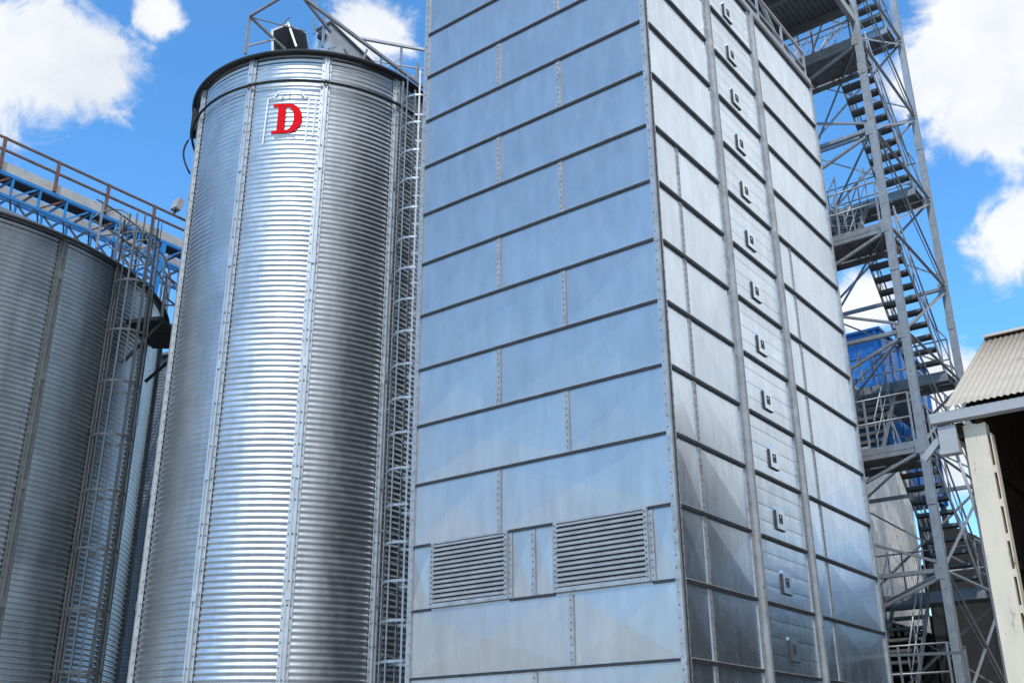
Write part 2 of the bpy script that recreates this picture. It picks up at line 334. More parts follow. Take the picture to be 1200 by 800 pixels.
# ------------------------------------------------------------------ silos
def pol(c, az, th, r, z):
    f = Vector((-math.sin(az), -math.cos(az), 0)); rt = Vector((math.cos(az), -math.sin(az), 0))
    return Vector((c[0], c[1], 0)) + (f * math.cos(th) + rt * math.sin(th)) * r + Z * z
def silo(name, label, az, D, Rr_, ze, nseg, ribs, mt, rmt, ring=None, pitchc=.105, group=None):
    az = R(az); c = (math.sin(az) * D, math.cos(az) * D); root = empty(name, (c[0], c[1], 0)); tag(root, label, 'silo', group)
    nz_ = int(ze / pitchc * 8); V = []; Fc = []
    for i in range(nz_ + 1):
        z = ze * i / nz_; rad = Rr_ + (.0100 if Rr_ < 4 else .0145) * math.sin(2 * math.pi * z / pitchc)
        for j in range(nseg): V.append(pol(c, az, 2 * math.pi * j / nseg, rad, z))
    for i in range(nz_):
        for j in range(nseg): Fc.append((i * nseg + j, i * nseg + (j + 1) % nseg, (i + 1) * nseg + (j + 1) % nseg, (i + 1) * nseg + j))
    m = MB(); m.add(V, Fc, True); m.build('shell', mt, root)
    m = MB(); h = Rr_ * math.tan(R(28)); n = 96; V = [pol(c, az, 2 * math.pi * j / n, Rr_ + .16, ze - .05) for j in range(n)] + [pol(c, az, 2 * math.pi * j / n, .35, ze + h) for j in range(n)] + [pol(c, az, 2 * math.pi * j / n, Rr_ + .16, ze - .09 - (.03 if j % 4 < 2 else 0)) for j in range(n)] + [pol(c, az, 2 * math.pi * j / n, Rr_ - .02, ze - .02) for j in range(n)]
    Fc = [(j, (j + 1) % n, n + (j + 1) % n, n + j) for j in range(n)] + [(j, (j + 1) % n, 2 * n + (j + 1) % n, 2 * n + j) for j in range(n)] + [(2 * n + j, 2 * n + (j + 1) % n, 3 * n + (j + 1) % n, 3 * n + j) for j in range(n)] + [tuple(range(n, 2 * n))]
    m.add(V, Fc, False); m.build('roof', 'steel_dark', root, recalc=False)
    m = MB(); m.tube([pol(c, az, 2 * math.pi * j / 96, Rr_ + .15, ze - .10) for j in range(96)], .045 if Rr_ < 4 else .035, 6, True); m.build('eave_trim', 'dark', root)
    for t in ribs:
        t0 = R(t); m = MB(); w = .10 / Rr_
        for (u0, u1, r0, r1) in ((-w, -w * .45, .0185, .034), (w * .45, w, .0185, .034), (-w * .45, -w * .25, .0185, .085), (w * .25, w * .45, .0185, .085), (-w * .25, w * .25, .05, .062)):
            P = []
            for z in (0.0, ze - .12):
                for (uu, rr_) in ((u0, r0), (u1, r0), (u1, r1), (u0, r1)): P.append(pol(c, az, t0 + uu, Rr_ + rr_, z))
            m.hexa(P)
        z = .1
        while z < ze - .3:
            for uu in (-w * .72, w * .72): m.hexa([pol(c, az, t0 + uu + du, Rr_ + rr_, zz) for zz in (z, z + .022) for (du, rr_) in ((-.011 / Rr_, .035), (.011 / Rr_, .035), (.011 / Rr_, .045), (-.011 / Rr_, .045))], 1)
            if random.random() < .35: m.hexa([pol(c, az, t0 + du, Rr_ + rr_, zz) for zz in (z, z + .03) for (du, rr_) in ((-.013 / Rr_, .063), (.013 / Rr_, .063), (.013 / Rr_, .075), (-.013 / Rr_, .075))], 1)
            z += .21
        for zz in range(1, int(ze / 2.2) + 1):      # splice plates
            z = zz * 2.2
            m.hexa([pol(c, az, t0 + du, Rr_ + rr_, z1) for z1 in (z, z + .18) for (du, rr_) in ((-w * .5, .086), (w * .5, .086), (w * .5, .094), (-w * .5, .094))])
        m.build('stiffener', [rmt, 'bolt'], root)
    if ring:
        m = MB(); m.tube([pol(c, az, 2 * math.pi * j / 96, Rr_ + .115, ring) for j in range(96)], .03, 8, True); m.build('wind_ring', 'dark', root)
    return root, c, az
K2 = 22.0 / 19
zs = lambda z: (z - 1.6) * K2 + 1.6
R2 = 2.42 * K2
s2, c2, az2 = silo('grain_silo', 'tall slim shiny corrugated silo bearing the red letter D', -12.15, 22.0, R2, zs(14.17), 160, [-69, -33, 1, 35, 69, 105, 141, 177, 213, 249], 'silo', 'rib', zs(13.45), pitchc=.113, group='corrugated grain silos')
K1 = 26.3 / 27
zk = lambda z: (z - 1.6) * K1 + 1.6
R1 = 5.52 * K1
s1, c1, az1 = silo('grain_silo', 'wide weathered corrugated silo cut off by the left edge, under the blue conveyor bridge', -31.8, 26.3, R1, zk(12.3), 200, [-39 + 16 * i for i in range(22)], 'silo_old', 'rib_old', group='corrugated grain silos')
s3, c3, az3 = silo('grain_silo', 'dark corrugated silo just glimpsed in the gap between the two nearer silos', -16.3, 36, 3.6, 14.0, 120, [-60, -30, 0, 30, 60], 'steel_dark', 'rib_old', group='corrugated grain silos')

# painted letter and faint frame
def curved(m, poly_uv, r, mi=0, t=.006):     # polygon in (theta deg, z) -> plate following the wall
    n = len(poly_uv)
    V = [pol(c2, az2, R(u), r, z) for u, z in poly_uv] + [pol(c2, az2, R(u), r + t, z) for u, z in poly_uv]
    m.add(V, [tuple(range(n, 2 * n))] + [(k, (k + 1) % n, n + (k + 1) % n, n + k) for k in range(n)], mi=mi)
def strip(m, pts0, pts1, r):
    for i in range(len(pts0) - 1): curved(m, [pts0[i], pts0[i + 1], pts1[i + 1], pts1[i]], r)
zb, zt = zs(12.35), zs(12.99); H = zt - zb
T = lambda x, y: (-20.9 + 13.4 * x, zb + H * y)
rl = R2 + .023
m = MB()
def quadT(x0, x1, y0, y1, m=m): 
    k = max(1, int((x1 - x0) / .12))
    for i in range(k):
        a_, b_ = x0 + (x1 - x0) * i / k, x0 + (x1 - x0) * (i + 1) / k
        curved(m, [T(a_, y0), T(b_, y0), T(b_, y1), T(a_, y1)], rl)
quadT(.17, .42, .08, .92); quadT(0, .50, 0, .10); quadT(0, .50, .90, 1)
o_, i_ = [], []
for k in range(17):
    t = -math.pi / 2 + math.pi * k / 16
    o_.append(T(.50 + .47 * math.cos(t), .5 + .5 * math.sin(t))); i_.append(T(.44 + .26 * max(0, math.cos(t)) ** .9, .5 + .395 * math.sin(t)))
strip(m, o_, i_, rl); curved(m, [T(.42, 0), T(.5, 0), T(.5, .105), T(.42, .105)], rl + .0005); curved(m, [T(.42, .895), T(.5, .895), T(.5, 1), T(.42, 1)], rl + .0005)
m.build('painted_letter', 'red', s2)
m = MB(); zf0, zf1, zf2 = zs(12.14), zs(13.13), zs(13.27)
def seg(m, p, q, w=.017):
    du = (q[0] - p[0]) * R(1) * R2; dz = q[1] - p[1]; l = math.hypot(du, dz); nu, nv = -dz / l * w / R2 / R(1), du / l * w
    curved(m, [(p[0] - nu, p[1] - nv), (q[0] - nu, q[1] - nv), (q[0] + nu, q[1] + nv), (p[0] + nu, p[1] + nv)], R2 + .0195, t=.003)
for p, q in (((-24.3, zf0), (-23.7, zf1)), ((-5.9, zf0 + .04), (-5.5, zf1)), ((-23.7, zf1), (-20.5, zf1 + .05)), ((-20.5, zf1 + .05), (-19.5, zf2)), ((-19.5, zf2), (-14, zf2 + .01)), ((-14, zf2 + .01), (-9.5, zf2)), ((-9.5, zf2), (-8.3, zf1 + .05)), ((-8.3, zf1 + .05), (-5.5, zf1)), ((-3, zf0 + .2), (-2.6, zf1))): seg(m, p, q)
m.build('painted_frame', 'paint', s2)
m = MB()
for p, q, w in (((-23, zs(13.06)), (-14, zs(13.065)), .012), ((-14, zs(13.065)), (-6, zs(13.06)), .012), ((-18, zs(13.07)), (-16.2, zs(13.2)), .008), ((-14.2, zs(13.07)), (-14.1, zs(13.24)), .008), ((-11, zs(13.2)), (-6.3, zs(13.08)), .008), ((-19.5, zs(12.27)), (-14, zs(12.275)), .012), ((-14, zs(12.275)), (-10, zs(12.27)), .010)):
    m = MB(); seg(m, p, q, w); m.build('painted_line', 'grey_paint', s2)
# hose hanging from the wind ring, and the vent flap under the eave at the left
hz = MB(); hz.tube([pol(c2, az2, R(-84), R2 + .05 + .20 * math.sin(k / 8 * math.pi), zs(13.5) - k * .14) for k in range(9)], .022, 6); tag(hz.build('hose', 'dark'), 'dark hose looping down from the top left side of the tall silo', 'hose')
vf = MB(); P = [pol(c2, az2, R(-84 + a_), R2 + r_, z) for z in (zs(13.45), zs(13.95)) for a_, r_ in ((-4, .03), (4, .03), (4, .06 if z < 14.6 else .17), (-4, .06 if z < 14.6 else .17))]; vf.hexa(P); tag(vf.build('vent_flap', 'dark'), 'dark vent hood tucked under the eave at the left of the tall silo', 'vent')

# ------------------------------------------------------------------ caged ladders
def caged(label, c, az, th, Rw, z0, z1, mt, step=.65, rc=.36, cagez0=2.2, nb=5, hw=.05, arc=125):
    th = R(th); out_ = (pol(c, az, th, 1, 0) - Vector((c[0], c[1], 0))).normalized(); sd_ = Z.cross(out_)
    base = pol(c, az, th, Rw + .16, z0); root = empty('caged_ladder', (base.x, base.y, z0)); tag(root, label, 'ladder', None)
    for s in (-1, 1): MB().bar(base + sd_ * .2 * s, base + sd_ * .2 * s + Z * (z1 - z0), .05, .02, up=out_).build('stringer', mt, root)
    n = int((z1 - z0) / .28)
    for i in range(n): MB().tube([base + sd_ * -.19 + Z * (.2 + i * .28), base + sd_ * .19 + Z * (.2 + i * .28)], .012, 6).build('rung', mt, root)
    cc_ = base + out_ * .34
    ang = [R(-arc + 2 * arc * i / 12) for i in range(13)]
    z = cagez0
    while z < z1 - z0 + .01:
        pts = [base + sd_ * -.2] + [cc_ + (out_ * math.cos(t) + sd_ * math.sin(t)) * rc for t in ang] + [base + sd_ * .2]
        m = MB()
        for p, q in zip(pts[:-1], pts[1:]): m.bar(p + Z * z, q + Z * z, .012, hw)
        m.build('hoop', mt, root); z += step
    for i in range(nb):
        t = R(-95 + 190 * i / (nb - 1)); p = cc_ + (out_ * math.cos(t) + sd_ * math.sin(t)) * (rc - .012)
        MB().bar(p + Z * cagez0, p + Z * (z1 - z0), .035, .012, up=(out_ * math.cos(t) + sd_ * math.sin(t))).build('cage_bar', mt, root)
    for i in range(int((z1 - z0) / 2.4)):
        z = 1 + i * 2.4
        for s in (-1, 1): MB().bar(base + sd_ * .2 * s + Z * z, base + sd_ * .2 * s - out_ * .15 + Z * z, .03).build('bracket', mt, root)
    return root
caged('pale caged ladder squeezed between the tall silo and the panelled tower', c2, az2, 40, R2, 0, zs(14.0), 'steel', .70, .38, 2.0, 5, .05)
caged('long weathered caged ladder climbing the wide silo at the left', c1, az1, 41, R1, 0, zk(12.3) + 1.0, 'ladder', 1.15, .42, 2.2, 9, .05)
# platform bracket on the wide silo
pb = empty('service_platform', pol(c1, az1, R(53), R1, zk(10.9))); tag(pb, 'small dark bracketed platform high on the right flank of the wide silo', 'platform')
m = MB(); zz = zk(11.05)
P = [pol(c1, az1, R(t), r, z) for z in (zz, zz + .09) for t, r in ((46, R1 + .06), (62, R1 + .06), (62, R1 + 1.0), (46, R1 + .9))]; m.hexa(P); m.build('deck', 'dark', pb)
for t in (47, 60):
    m = MB(); m.bar(pol(c1, az1, R(t), R1 + .05, zz - .9), pol(c1, az1, R(t), R1 + .9, zz - .01), .06); m.build('bracket', 'dark', pb)
for t, r in ((46.5, R1 + .88), (54, R1 + .93), (61.5, R1 + .97), (61.5, R1 + .2)): MB().bar(pol(c1, az1, R(t), r, zz + .09), pol(c1, az1, R(t), r, zz + 1.1), .04).build('rail_post', 'steel_dark', pb)
for z in (1.1, .6): 
    m = MB(); m.tube([pol(c1, az1, R(t), r, zz + z) for t, r in ((46.5, R1 + .88), (54, R1 + .93), (61.5, R1 + .97), (61.5, R1 + .2))], .022, 6); m.build('rail', 'steel_dark', pb)
# railing round the roof edge of the wide silo
er = empty('eave_railing', pol(c1, az1, R(50), R1, zk(12.3))); tag(er, 'tangle of curved grey guard rails on the roof edge of the wide silo', 'railing')
for i, t in enumerate(range(33, 90, 6)):
    MB().bar(pol(c1, az1, R(t), R1 + .05, zk(12.35)), pol(c1, az1, R(t), R1 + .05, zk(12.3) + 1.15), .04).build('rail_post', 'steel', er)
for z, r in ((1.15, .02), (.62, .018)): 
    m = MB(); m.tube([pol(c1, az1, R(t), R1 + .05, zk(12.3) + z) for t in range(31, 95, 2)], r, 6); m.build('rail', 'steel_dark', er)
for t in (42, 51, 60, 69):
    m = MB(); cc_ = pol(c1, az1, R(t), R1 - .5, zk(12.3) + 1.2); m.tube([cc_ + Vector((math.cos(k * math.pi / 8) * .45, 0.2 * math.sin(k * math.pi / 8), math.sin(k * math.pi / 8) * .45)) for k in range(16)], .02, 6, True); m.build('hoop', 'steel_dark', er)

# ------------------------------------------------------------------ conveyor bridge over the wide silo
bo = Vector((c1[0], c1[1], 0)); NB = -A      # truss runs along B through the silo centre; A is its depth
def br(s, d, z): return bo + B * (s * K1) + A * d + Z * zk(z)
cb_ = empty('conveyor_bridge', br(3, .6, 15.7)); tag(cb_, 'long conveyor bridge with blue lattice truss and rusty railings above the wide silo', 'conveyor bridge')
S0, S1_ = -7, 13
for d in (0, 1.25):
    MB().bar(br(S0, d, 16.35), br(S1_, d, 16.35), .09).build('top_chord', 'blue', cb_)
    MB().bar(br(S0, d, 15.73), br(S1_, d, 15.73), .07).build('bottom_chord', 'blue', cb_)
MB().bar(br(S0, .02, 16.56), br(S1_, .02, 16.56), .05, .27).build('side_sheet', 'white', cb_)
MB().bar(br(S0, 1.23, 16.56), br(S1_, 1.23, 16.56), .05, .27).build('side_sheet', 'white', cb_)
m = MB(); m.bar(br(S0, .40, 16.46), br(S1_, .40, 16.46), .62, .02); m.build('walk_deck', 'dark', cb_)
i = 0; s = S0
while s < S1_:
    for d in (0, 1.25): MB().bar(br(s, d, 15.75), br(s, d, 16.33), .07, .05).build('truss_post', 'blue', cb_)
    for zc_ in (15.73, 16.3): MB().bar(br(s, .06, zc_), br(s, 1.2, zc_), .05).build('cross_member', 'blue' if i % 2 else 'steel_dark', cb_)
    m = MB(); m.bar(br(s + .04, 0, 15.76), br(s + .72, 0, 16.32), .045); m.build('truss_diagonal', 'blue' if i % 2 else 'rusty', cb_)
    m = MB(); m.bar(br(s + .04, 1.25, 16.32), br(s + .72, 1.25, 15.76), .045); m.build('truss_diagonal', 'steel_dark', cb_)
    m = MB(); m.bar(br(s + .04, .06, 15.72), br(s + .72, 1.2, 15.72), .04); m.build('plan_brace', 'rusty', cb_)
    s += .775; i += 1
for k in range(13):
    s = S0 + .35 + k * 1.55 
    MB().bar(br(s, -.04, 16.42), br(s, -.04, 17.38), .075).build('rail_post', 'rusty', cb_)
    MB().bar(br(s, 1.27, 16.42), br(s, 1.27, 17.38), .06).build('rail_post', 'rusty', cb_)
for d, zz in ((-.04, 17.35), (-.04, 17.0), (1.27, 17.35), (1.27, 17.0)): MB().bar(br(S0, d, zz), br(S1_, d, zz), .055).build('rail', 'rusty', cb_)
m = MB()
for s, ds in ((5.95, 0), (6.25, 0)): m.bar(br(s, 0, 16.3), br(6.1 + (s - 6.1) * .3, 0, 14.3), .11)
m.build('support_leg', 'blue', cb_)
MB().bar(br(-3, .6, 16.3), br(-3, .6, 13.4), .14).build('support_leg', 'blue', cb_)
fl = empty('flood_lamp', br(6.42, -.04, 17.36)); tag(fl, 'small grey flood lamp on the bridge railing beside the tall silo', 'lamp')
m = MB(); p = br(6.5, -.04, 17.74); m.bar(p - Z * .19 - B * .05, p + Z * .17 + B * .05, .2, .30, up=A); m.build('lamp_housing', 'fascia', fl)
MB().bar(br(6.42, -.04, 17.37), br(6.45, -.04, 17.57), .05).build('lamp_bracket', 'dark', fl)

# ------------------------------------------------------------------ top of the tall silo
az19 = R(-12.15); c19 = Vector((math.sin(az19) * 19, math.cos(az19) * 19, 0))
cam0 = Vector((0, 0, 1.6))
def sc2(v): return cam0 + (Vector(v) - cam0) * K2     # points measured at 19 m, moved out to the true 20.5 m
p0 = pol(c19, az19, R(-36), 2.54, 0)
def G(da, db, z): 
    v = p0 - A * da + B * db; return sc2((v.x, v.y, z))
rw = empty('roof_walkway', G(.6, 1.5, 15)); tag(rw, 'angular galvanised rail frame standing on the roof of the tall silo', 'walkway')
def part(root, name, mt, *bars):
    m = MB()
    for p, q, w in bars: m.bar(p, q, w)
    return m.build(name, mt, root)
part(rw, 'rail', 'steel', (G(0, 0, 15.09), G(1.32, 0, 15.05), .06)); part(rw, 'rail', 'steel', (G(1.3, 0, 15.0), G(1.3, 3.9, 14.9), .07))
part(rw, 'post', 'steel', (G(0, 0, 14.2), G(0, 0, 15.1), .06)); part(rw, 'post', 'steel', (G(1.3, .76, 14.2), G(1.3, .76, 14.9), .05))
part(rw, 'strut', 'steel_dark', (G(.03, .02, 15.05), G(.28, .7, 14.6), .05)); part(rw, 'strut', 'steel_dark', (G(.03, .02, 15.06), G(.6, .9, 15.0), .022))
part(rw, 'strut', 'steel', (G(0, 0, 14.38), G(.25, .45, 14.7), .035)); part(rw, 'post', 'steel', (G(.85, .9, 14.8), G(.85, .9, 15.9), .03))
part(rw, 'strut', 'steel_dark', (G(1.26, .1, 15.1), G(1.35, .9, 14.6), .05)); part(rw, 'strut', 'steel', (G(1.3, 1.7, 14.2), G(1.3, 1.9, 14.85), .04), (G(1.3, 1.7, 14.2), G(1.3, 1.3, 14.5), .05))
part(rw, 'post', 'steel', (G(1.3, 2.3, 14.2), G(1.3, 2.3, 14.88), .045)); part(rw, 'post', 'steel', (G(1.3, 2.75, 14.2), G(1.3, 2.75, 14.88), .045))
for k in range(6): part(rw, 'grating_edge', 'steel', (G(1.3, .9 + k * .4, 14.25), G(1.3, 1.1 + k * .4, 14.42), .03))
rt19 = Vector((math.cos(az19), -math.sin(az19), 0))
def Hh(u, z, dd=0): v = c19 + rt19 * u + Vector((math.sin(az19), math.cos(az19), 0)) * dd; return sc2((v.x, v.y, z))
lw = empty('link_walkway', Hh(1.5, 15.6)); tag(lw, 'railed link walkway between the tall silo roof and the panelled tower', 'walkway')
part(lw, 'rail', 'steel', (Hh(.73, 16.52), Hh(3.2, 16.36), .07)); part(lw, 'rail', 'steel', (Hh(.8, 15.98), Hh(3.2, 15.85), .03))
part(lw, 'rail', 'steel', (Hh(1.1, 15.7, .1), Hh(1.62, 16.2, .1), .03), (Hh(1.62, 15.6, .1), Hh(2.4, 16.0, .1), .03))
for u in (1.63, 2.0, 2.5): part(lw, 'rail_post', 'steel', (Hh(u, 14.9), Hh(u, 16.42 if u != 2.0 else 16.05), .06 if u == 2.0 else .045))
part(lw, 'deck_edge', 'steel_dark', (Hh(.9, 14.95), Hh(3.2, 14.9), .12))
# conveyor head box and hood on the roof
hd = empty('inlet_hood', Hh(-.85, 15.7)); tag(hd, 'dark angular inlet hood on the front of the tall silo roof', 'hood')
m = MB(); po = [(-1.12, 15.6), (-1.18, 16.20), (-.85, 16.42), (-.45, 16.25), (-.30, 15.6)]; n = 5
m.add([Hh(u, z, -.3) for u, z in po] + [Hh(u * .95, z - .05, .7) for u, z in po] + [Hh(u * .93 - .03, z * .98 + .31, -.3) for u, z in po] + [Hh(u * .9 - .05, z * .98 + .31, .6) for u, z in po],
      [(k, (k + 1) % n, n + (k + 1) % n, n + k) for k in range(n)] + [(k, (k + 1) % n, 2 * n + (k + 1) % n, 2 * n + k) for k in range(n)] + [(2 * n + k, 2 * n + (k + 1) % n, 3 * n + (k + 1) % n, 3 * n + k) for k in range(n)] + [tuple(range(3 * n, 4 * n))])
m.build('hood_shell', 'steel', hd)
part(hd, 'frame', 'steel', (Hh(-.84, 16.42, -.33), Hh(-.62, 15.8, -.36), .05), (Hh(-1.18, 16.34, .05), Hh(-1.05, 15.85, .02), .06), (Hh(-1.2, 16.35, .03), Hh(-.82, 16.6, -.3), .03))
tr = empty('roof_conveyor', G(1.0, 1.3, 14.8)); tag(tr, 'boxy galvanised conveyor head sloping down across the tall silo roof', 'conveyor')
m = MB(); P = [G(.75, 1.1, 14.3), G(1.10, 1.1, 14.3), G(1.10, 2.3, 14.3), G(.75, 2.3, 14.3), G(.75, 1.1, 15.06), G(1.10, 1.1, 15.06), G(1.10, 2.3, 14.80), G(.75, 2.3, 14.80)]; m.hexa(P); m.build('box', 'rib', tr)
m = MB(); P = [G(.71, 1.05, 15.067), G(1.14, 1.05, 15.067), G(1.14, 2.35, 14.80), G(.71, 2.35, 14.80)]; m.hexa(P + [p + Z * .04 for p in P]); m.build('lid', 'steel_dark', tr)
m = MB(); m.tube([G(.92, 1.09, 14.82), G(.92, 1.0, 14.82)], .10, 16); m.build('drive_cap', 'dark', tr)

# ------------------------------------------------------------------ stair tower
L = frame(1.095)
st = empty('stair_tower', L(0, 10, 0)); tag(st, 'open galvanised lattice stair tower behind the panelled tower', 'stair tower')
a0, a1, b0, b1 = -1.15, 1.62, 8.0, 11.95
LV = [5.05 + 2.4 * i for i in range(-1, 8)]
for (a_, b_) in ((a0, b0), (a0, b1), (a1, b0 + .05), (a1, b1)):
    m = MB(); h = 22.5
    boxL(m, a_ - .075, a_ + .075, b_ - .075, b_ - .063, 0, h); boxL(m, a_ - .075, a_ + .075, b_ + .063, b_ + .075, 0, h); boxL(m, a_ - .007, a_ + .007, b_ - .0628, b_ + .0628, 0, h)
    for z in (6.2, 11.1, 16.0): boxL(m, a_ - .085, a_ + .085, b_ - .09, b_ - .0755, z, z + .3); 
    m.build('column', 'steel', st)
def member(name, p, q, w, mt='steel', ang=True):
    m = MB()
    if ang: m.angle(p, q, w * .62, .010)
    else: m.bar(p, q, w)
    return m.build(name, mt, st)
for i, z in enumerate(LV):
    member('beam', L(a0 + .1, b0, z - .1), L(a1 - .1, b0, z - .1), .13)
    member('beam', L(a0 + .1, b1, z - .1), L(a1 - .1, b1, z - .1), .13)
    for a_ in (a0, a1): member('beam', L(a_, b0 + .1, z - .1), L(a_, b1 - .1, z - .1), .12)
    member('brace', L(a0 + .05, b0 - .03, z - .22), L(a1, b0 - .03, z - 1.25), .085)
    if z > 5 and i % 2: member('brace', L(a0 + .05, b0 - .03, z + .05), L(a1, b0 - .03, z + 1.15), .075)
    member('brace', L(a0 + .05, b1 + .03, z - .15), L(a1, b1 + .03, z - 2.2), .07)
    member('brace', L(a0, b0 + .1, z), L(a0, b1 - .1, z + 2.15), .06)
    if i % 2: member('brace', L(a0 - .02, b0 + .1, z - .1), L(a0 - .02, b1 - .1, z - 2.4), .07)
    member('brace', L(a1, b0 + .1, z + 2.1), L(a1, b1 - .1, z), .08)
    member('brace', L(a0 + .03, b0 + .1, z + 2.2), L(a0 + .03, b1 - .1, z), .035)
    member('brace', L(a0 + .1, b1 + .05, z - 2.1), L(a1, b1 + .05, z - .15), .05)
    member('brace', L(a0 + .1, b0 + .1, z - .12), L(a1 - .1, b1 - .1, z - .12), .06)
    for (pa, pb_) in ((a0, b0), (a0, b1)): m = MB(); boxL(m, pa - .02, pa + .14, pb_ - .085, pb_ - .0765, z - .24, z + .04); m.build('gusset', 'steel', st)
def platform(z, bb0, bb1, aa0=a0 + .1, aa1=a1 + .1, front=True):
    pr = MB(); boxL(pr, aa0, aa1, bb0 + .05, bb1 - .05, z - .03, z); pl = pr.build('platform', 'steel_dark', st)
    m = MB(); boxL(m, aa0, aa1, bb0, bb0 + .012, z - .19, z + .04); boxL(m, aa0, aa1, bb1 - .012, bb1, z - .19, z + .04)
    boxL(m, aa0, aa1, bb0 + .013, bb0 + .06, z - .19, z - .178); m.build('edge_channel', 'steel', pl)
    m = MB(); n = 6
    for i in range(n + 1):
        x = aa0 + .05 + (aa1 - aa0 - .1) * i / n; boxL(m, x - .01, x + .01, bb0 + .0132, bb1 - .013, z - .14, z - .031)
    m.build('joist', 'steel_dark', pl)
    b_r = bb0 + .03 if front else bb1 - .03
    for zz in (1.05, .55): 
        m = MB(); pts = [L(aa0 + .05, b_r, z + zz), L(aa1, b_r, z + zz)]
        far = bb1 - .1 if front else bb0 + .1
        m.tube([L(aa0 + .05, far, z + zz)] + pts if zz > 1 else pts, .022, 6); m.build('rail', 'steel', pl)
    for i in range(4):
        x = aa0 + .06 + (aa1 - aa0 - .12) * i / 3; MB().bar(L(x, b_r, z + .04), L(x, b_r, z + 1.04), .04).build('rail_post', 'steel', pl)
    return pl
for i, z in enumerate(LV):
    if i in (0, 2, 4, 6): platform(z, b0, b0 + 1.25)
    else: platform(z, b1 - .75, b1 + .02, front=False)
def flight(zt_, bt, zb_, bb_, aa, aw, pal=False):
    f = MB(); 
    for s in (0, aw): f.bar(L(aa + s, bt, zt_ - .02), L(aa + s, bb_, zb_ + .05), .016, .18)
    fo = f.build('stair_flight', 'steel_dark', st)
    n = 10
    for i in range(1, n):
        t = i / n; z = zt_ + (zb_ - zt_) * t; b_ = bt + (bb_ - bt) * t
        tr_ = MB(); boxL(tr_, aa + .01, aa + aw - .01, b_ - .12, b_ + .12, z - .03, z); boxL(tr_, aa + .01, aa + aw - .01, b_ - .122, b_ - .118, z - .06, z)
        boxL(tr_, aa + .01, aa + aw - .01, b_ + .118, b_ + .122, z - .06, z)
        tr_.build('tread', 'steel_dark', fo)
    for s in (0, aw):
        m = MB(); m.tube([L(aa + s, bt, zt_ + .98), L(aa + s, bb_, zb_ + .98)], .022, 6); m.build('handrail', 'steel', fo)
        m = MB(); m.tube([L(aa + s, bt, zt_ + .55), L(aa + s, bb_, zb_ + .55)], .013, 6); m.build('knee_rail', 'steel', fo)
        for t in (.02, .35, .68, .98):
            z = zt_ + (zb_ - zt_) * t; b_ = bt + (bb_ - bt) * t; MB().bar(L(aa + s, b_, z), L(aa + s, b_, z + .98), .03).build('baluster', 'steel', fo)
for i in range(1, len(LV)):
    if i % 2 == 0: flight(LV[i], b0 + 1.2, LV[i - 1], b1 - .7, a0 + .15, .75)      # front platform down to back landing
    else: flight(LV[i], b1 - .7, LV[i - 1], b0 + 1.2, a0 + 1.25, .75)             # back landing down to front platform
lr = empty('cage_rails', L(.6, 8.3, 12.25)); tag(lr, 'bent hoops and looping guard rails above the middle stair platform', 'railing')
for k in range(6):
    m = MB(); cc_ = L(.15 + k * .17, 8.5 + .12 * (k % 3), 12.25 + .55 + .12 * (k % 2)); rr_ = .36 - .03 * (k % 3)
    m.tube([cc_ + A * (math.cos(t * math.pi / 9) * rr_) + Z * (math.sin(t * math.pi / 9) * rr_ * 1.2) + B * (.25 * math.cos(t * math.pi / 9 + k)) for t in range(18)], .013, 6, True); m.build('hoop', 'steel', lr)
for k in range(3): MB().tube([L(1.2, 8.1, 12.6 + k * .35), L(.4, 8.3, 12.8 + k * .3), L(-.3, 8.6, 12.7 + k * .25)], .014, 6).build('rail', 'steel', lr)
m = MB()
fx = empty('pulley_pair', L(.55, 11.9, 11)); tag(fx, 'two small dark round pulleys on a diagonal brace under the middle platform', 'pulley')
for t in (0, .38):
    m = MB(); m.tube([L(1.05 - t, 8.1, 11.0 - t * .9), L(1.05 - t, 8.3, 11.0 - t * .9)], .085, 12); m.build('wheel', 'dark', fx)
L = LD
# overhead deck at the top, with girders and ducts seen from below
od = empty('overhead_deck', L(1.5, 9.5, 19)); tag(od, 'dark roofed deck seen from below at the top of the stair tower', 'deck')
m = MB(); n = 40
for i in range(n): boxL(m, -.6 + 5.2 * i / n, -.6 + 5.2 * (i + .55) / n, 5.6, 9.8, 19.4 - .03, 19.4); 
boxL(m, -.65, 4.65, 5.6, 9.8, 19.401, 19.43); m.build('deck_sheet', 'steel_dark', od)
for b_ in (5.7, 7.0, 8.3, 9.7): m = MB(); boxL(m, -.65, 4.65, b_ - .05, b_ + .05, 19.14, 19.368); m.build('girder', 'steel_dark', od)
for a_ in (-.6, 1.9, 4.5): m = MB(); boxL(m, a_ - .06, a_ + .06, 5.6, 9.8, 18.9, 19.138); m.build('girder', 'steel', od)
m = MB(); m.tube([L(2.7, 8.6, 19.1), L(2.7, 8.6, 18.3)], .3, 20); m.build('duct', 'steel_dark', od)
m = MB(); m.tube([L(2.7, 8.6, 18.3), L(2.7, 8.6, 18.24)], .36, 20); m.build('duct_flange', 'steel', od)
for a_, b_ in ((4.4, 5.8), (2.0, 5.8), (4.4, 9.6)): MB().bar(L(a_, b_, 16.02 if b_ < 7 else 0), L(a_, b_, 18.9), .14).build('deck_post', 'steel', od)
md = empty('elevator_head', L(1.9, 7.6, 16)); tag(md, 'grey sheet-metal elevator casing and hoppers behind the tower roof railing', 'machine')
m = MB(); boxL(m, .9, 2.0, 5.2, 6.6, 16.5, 18.0); m.build('casing', 'steel', md)
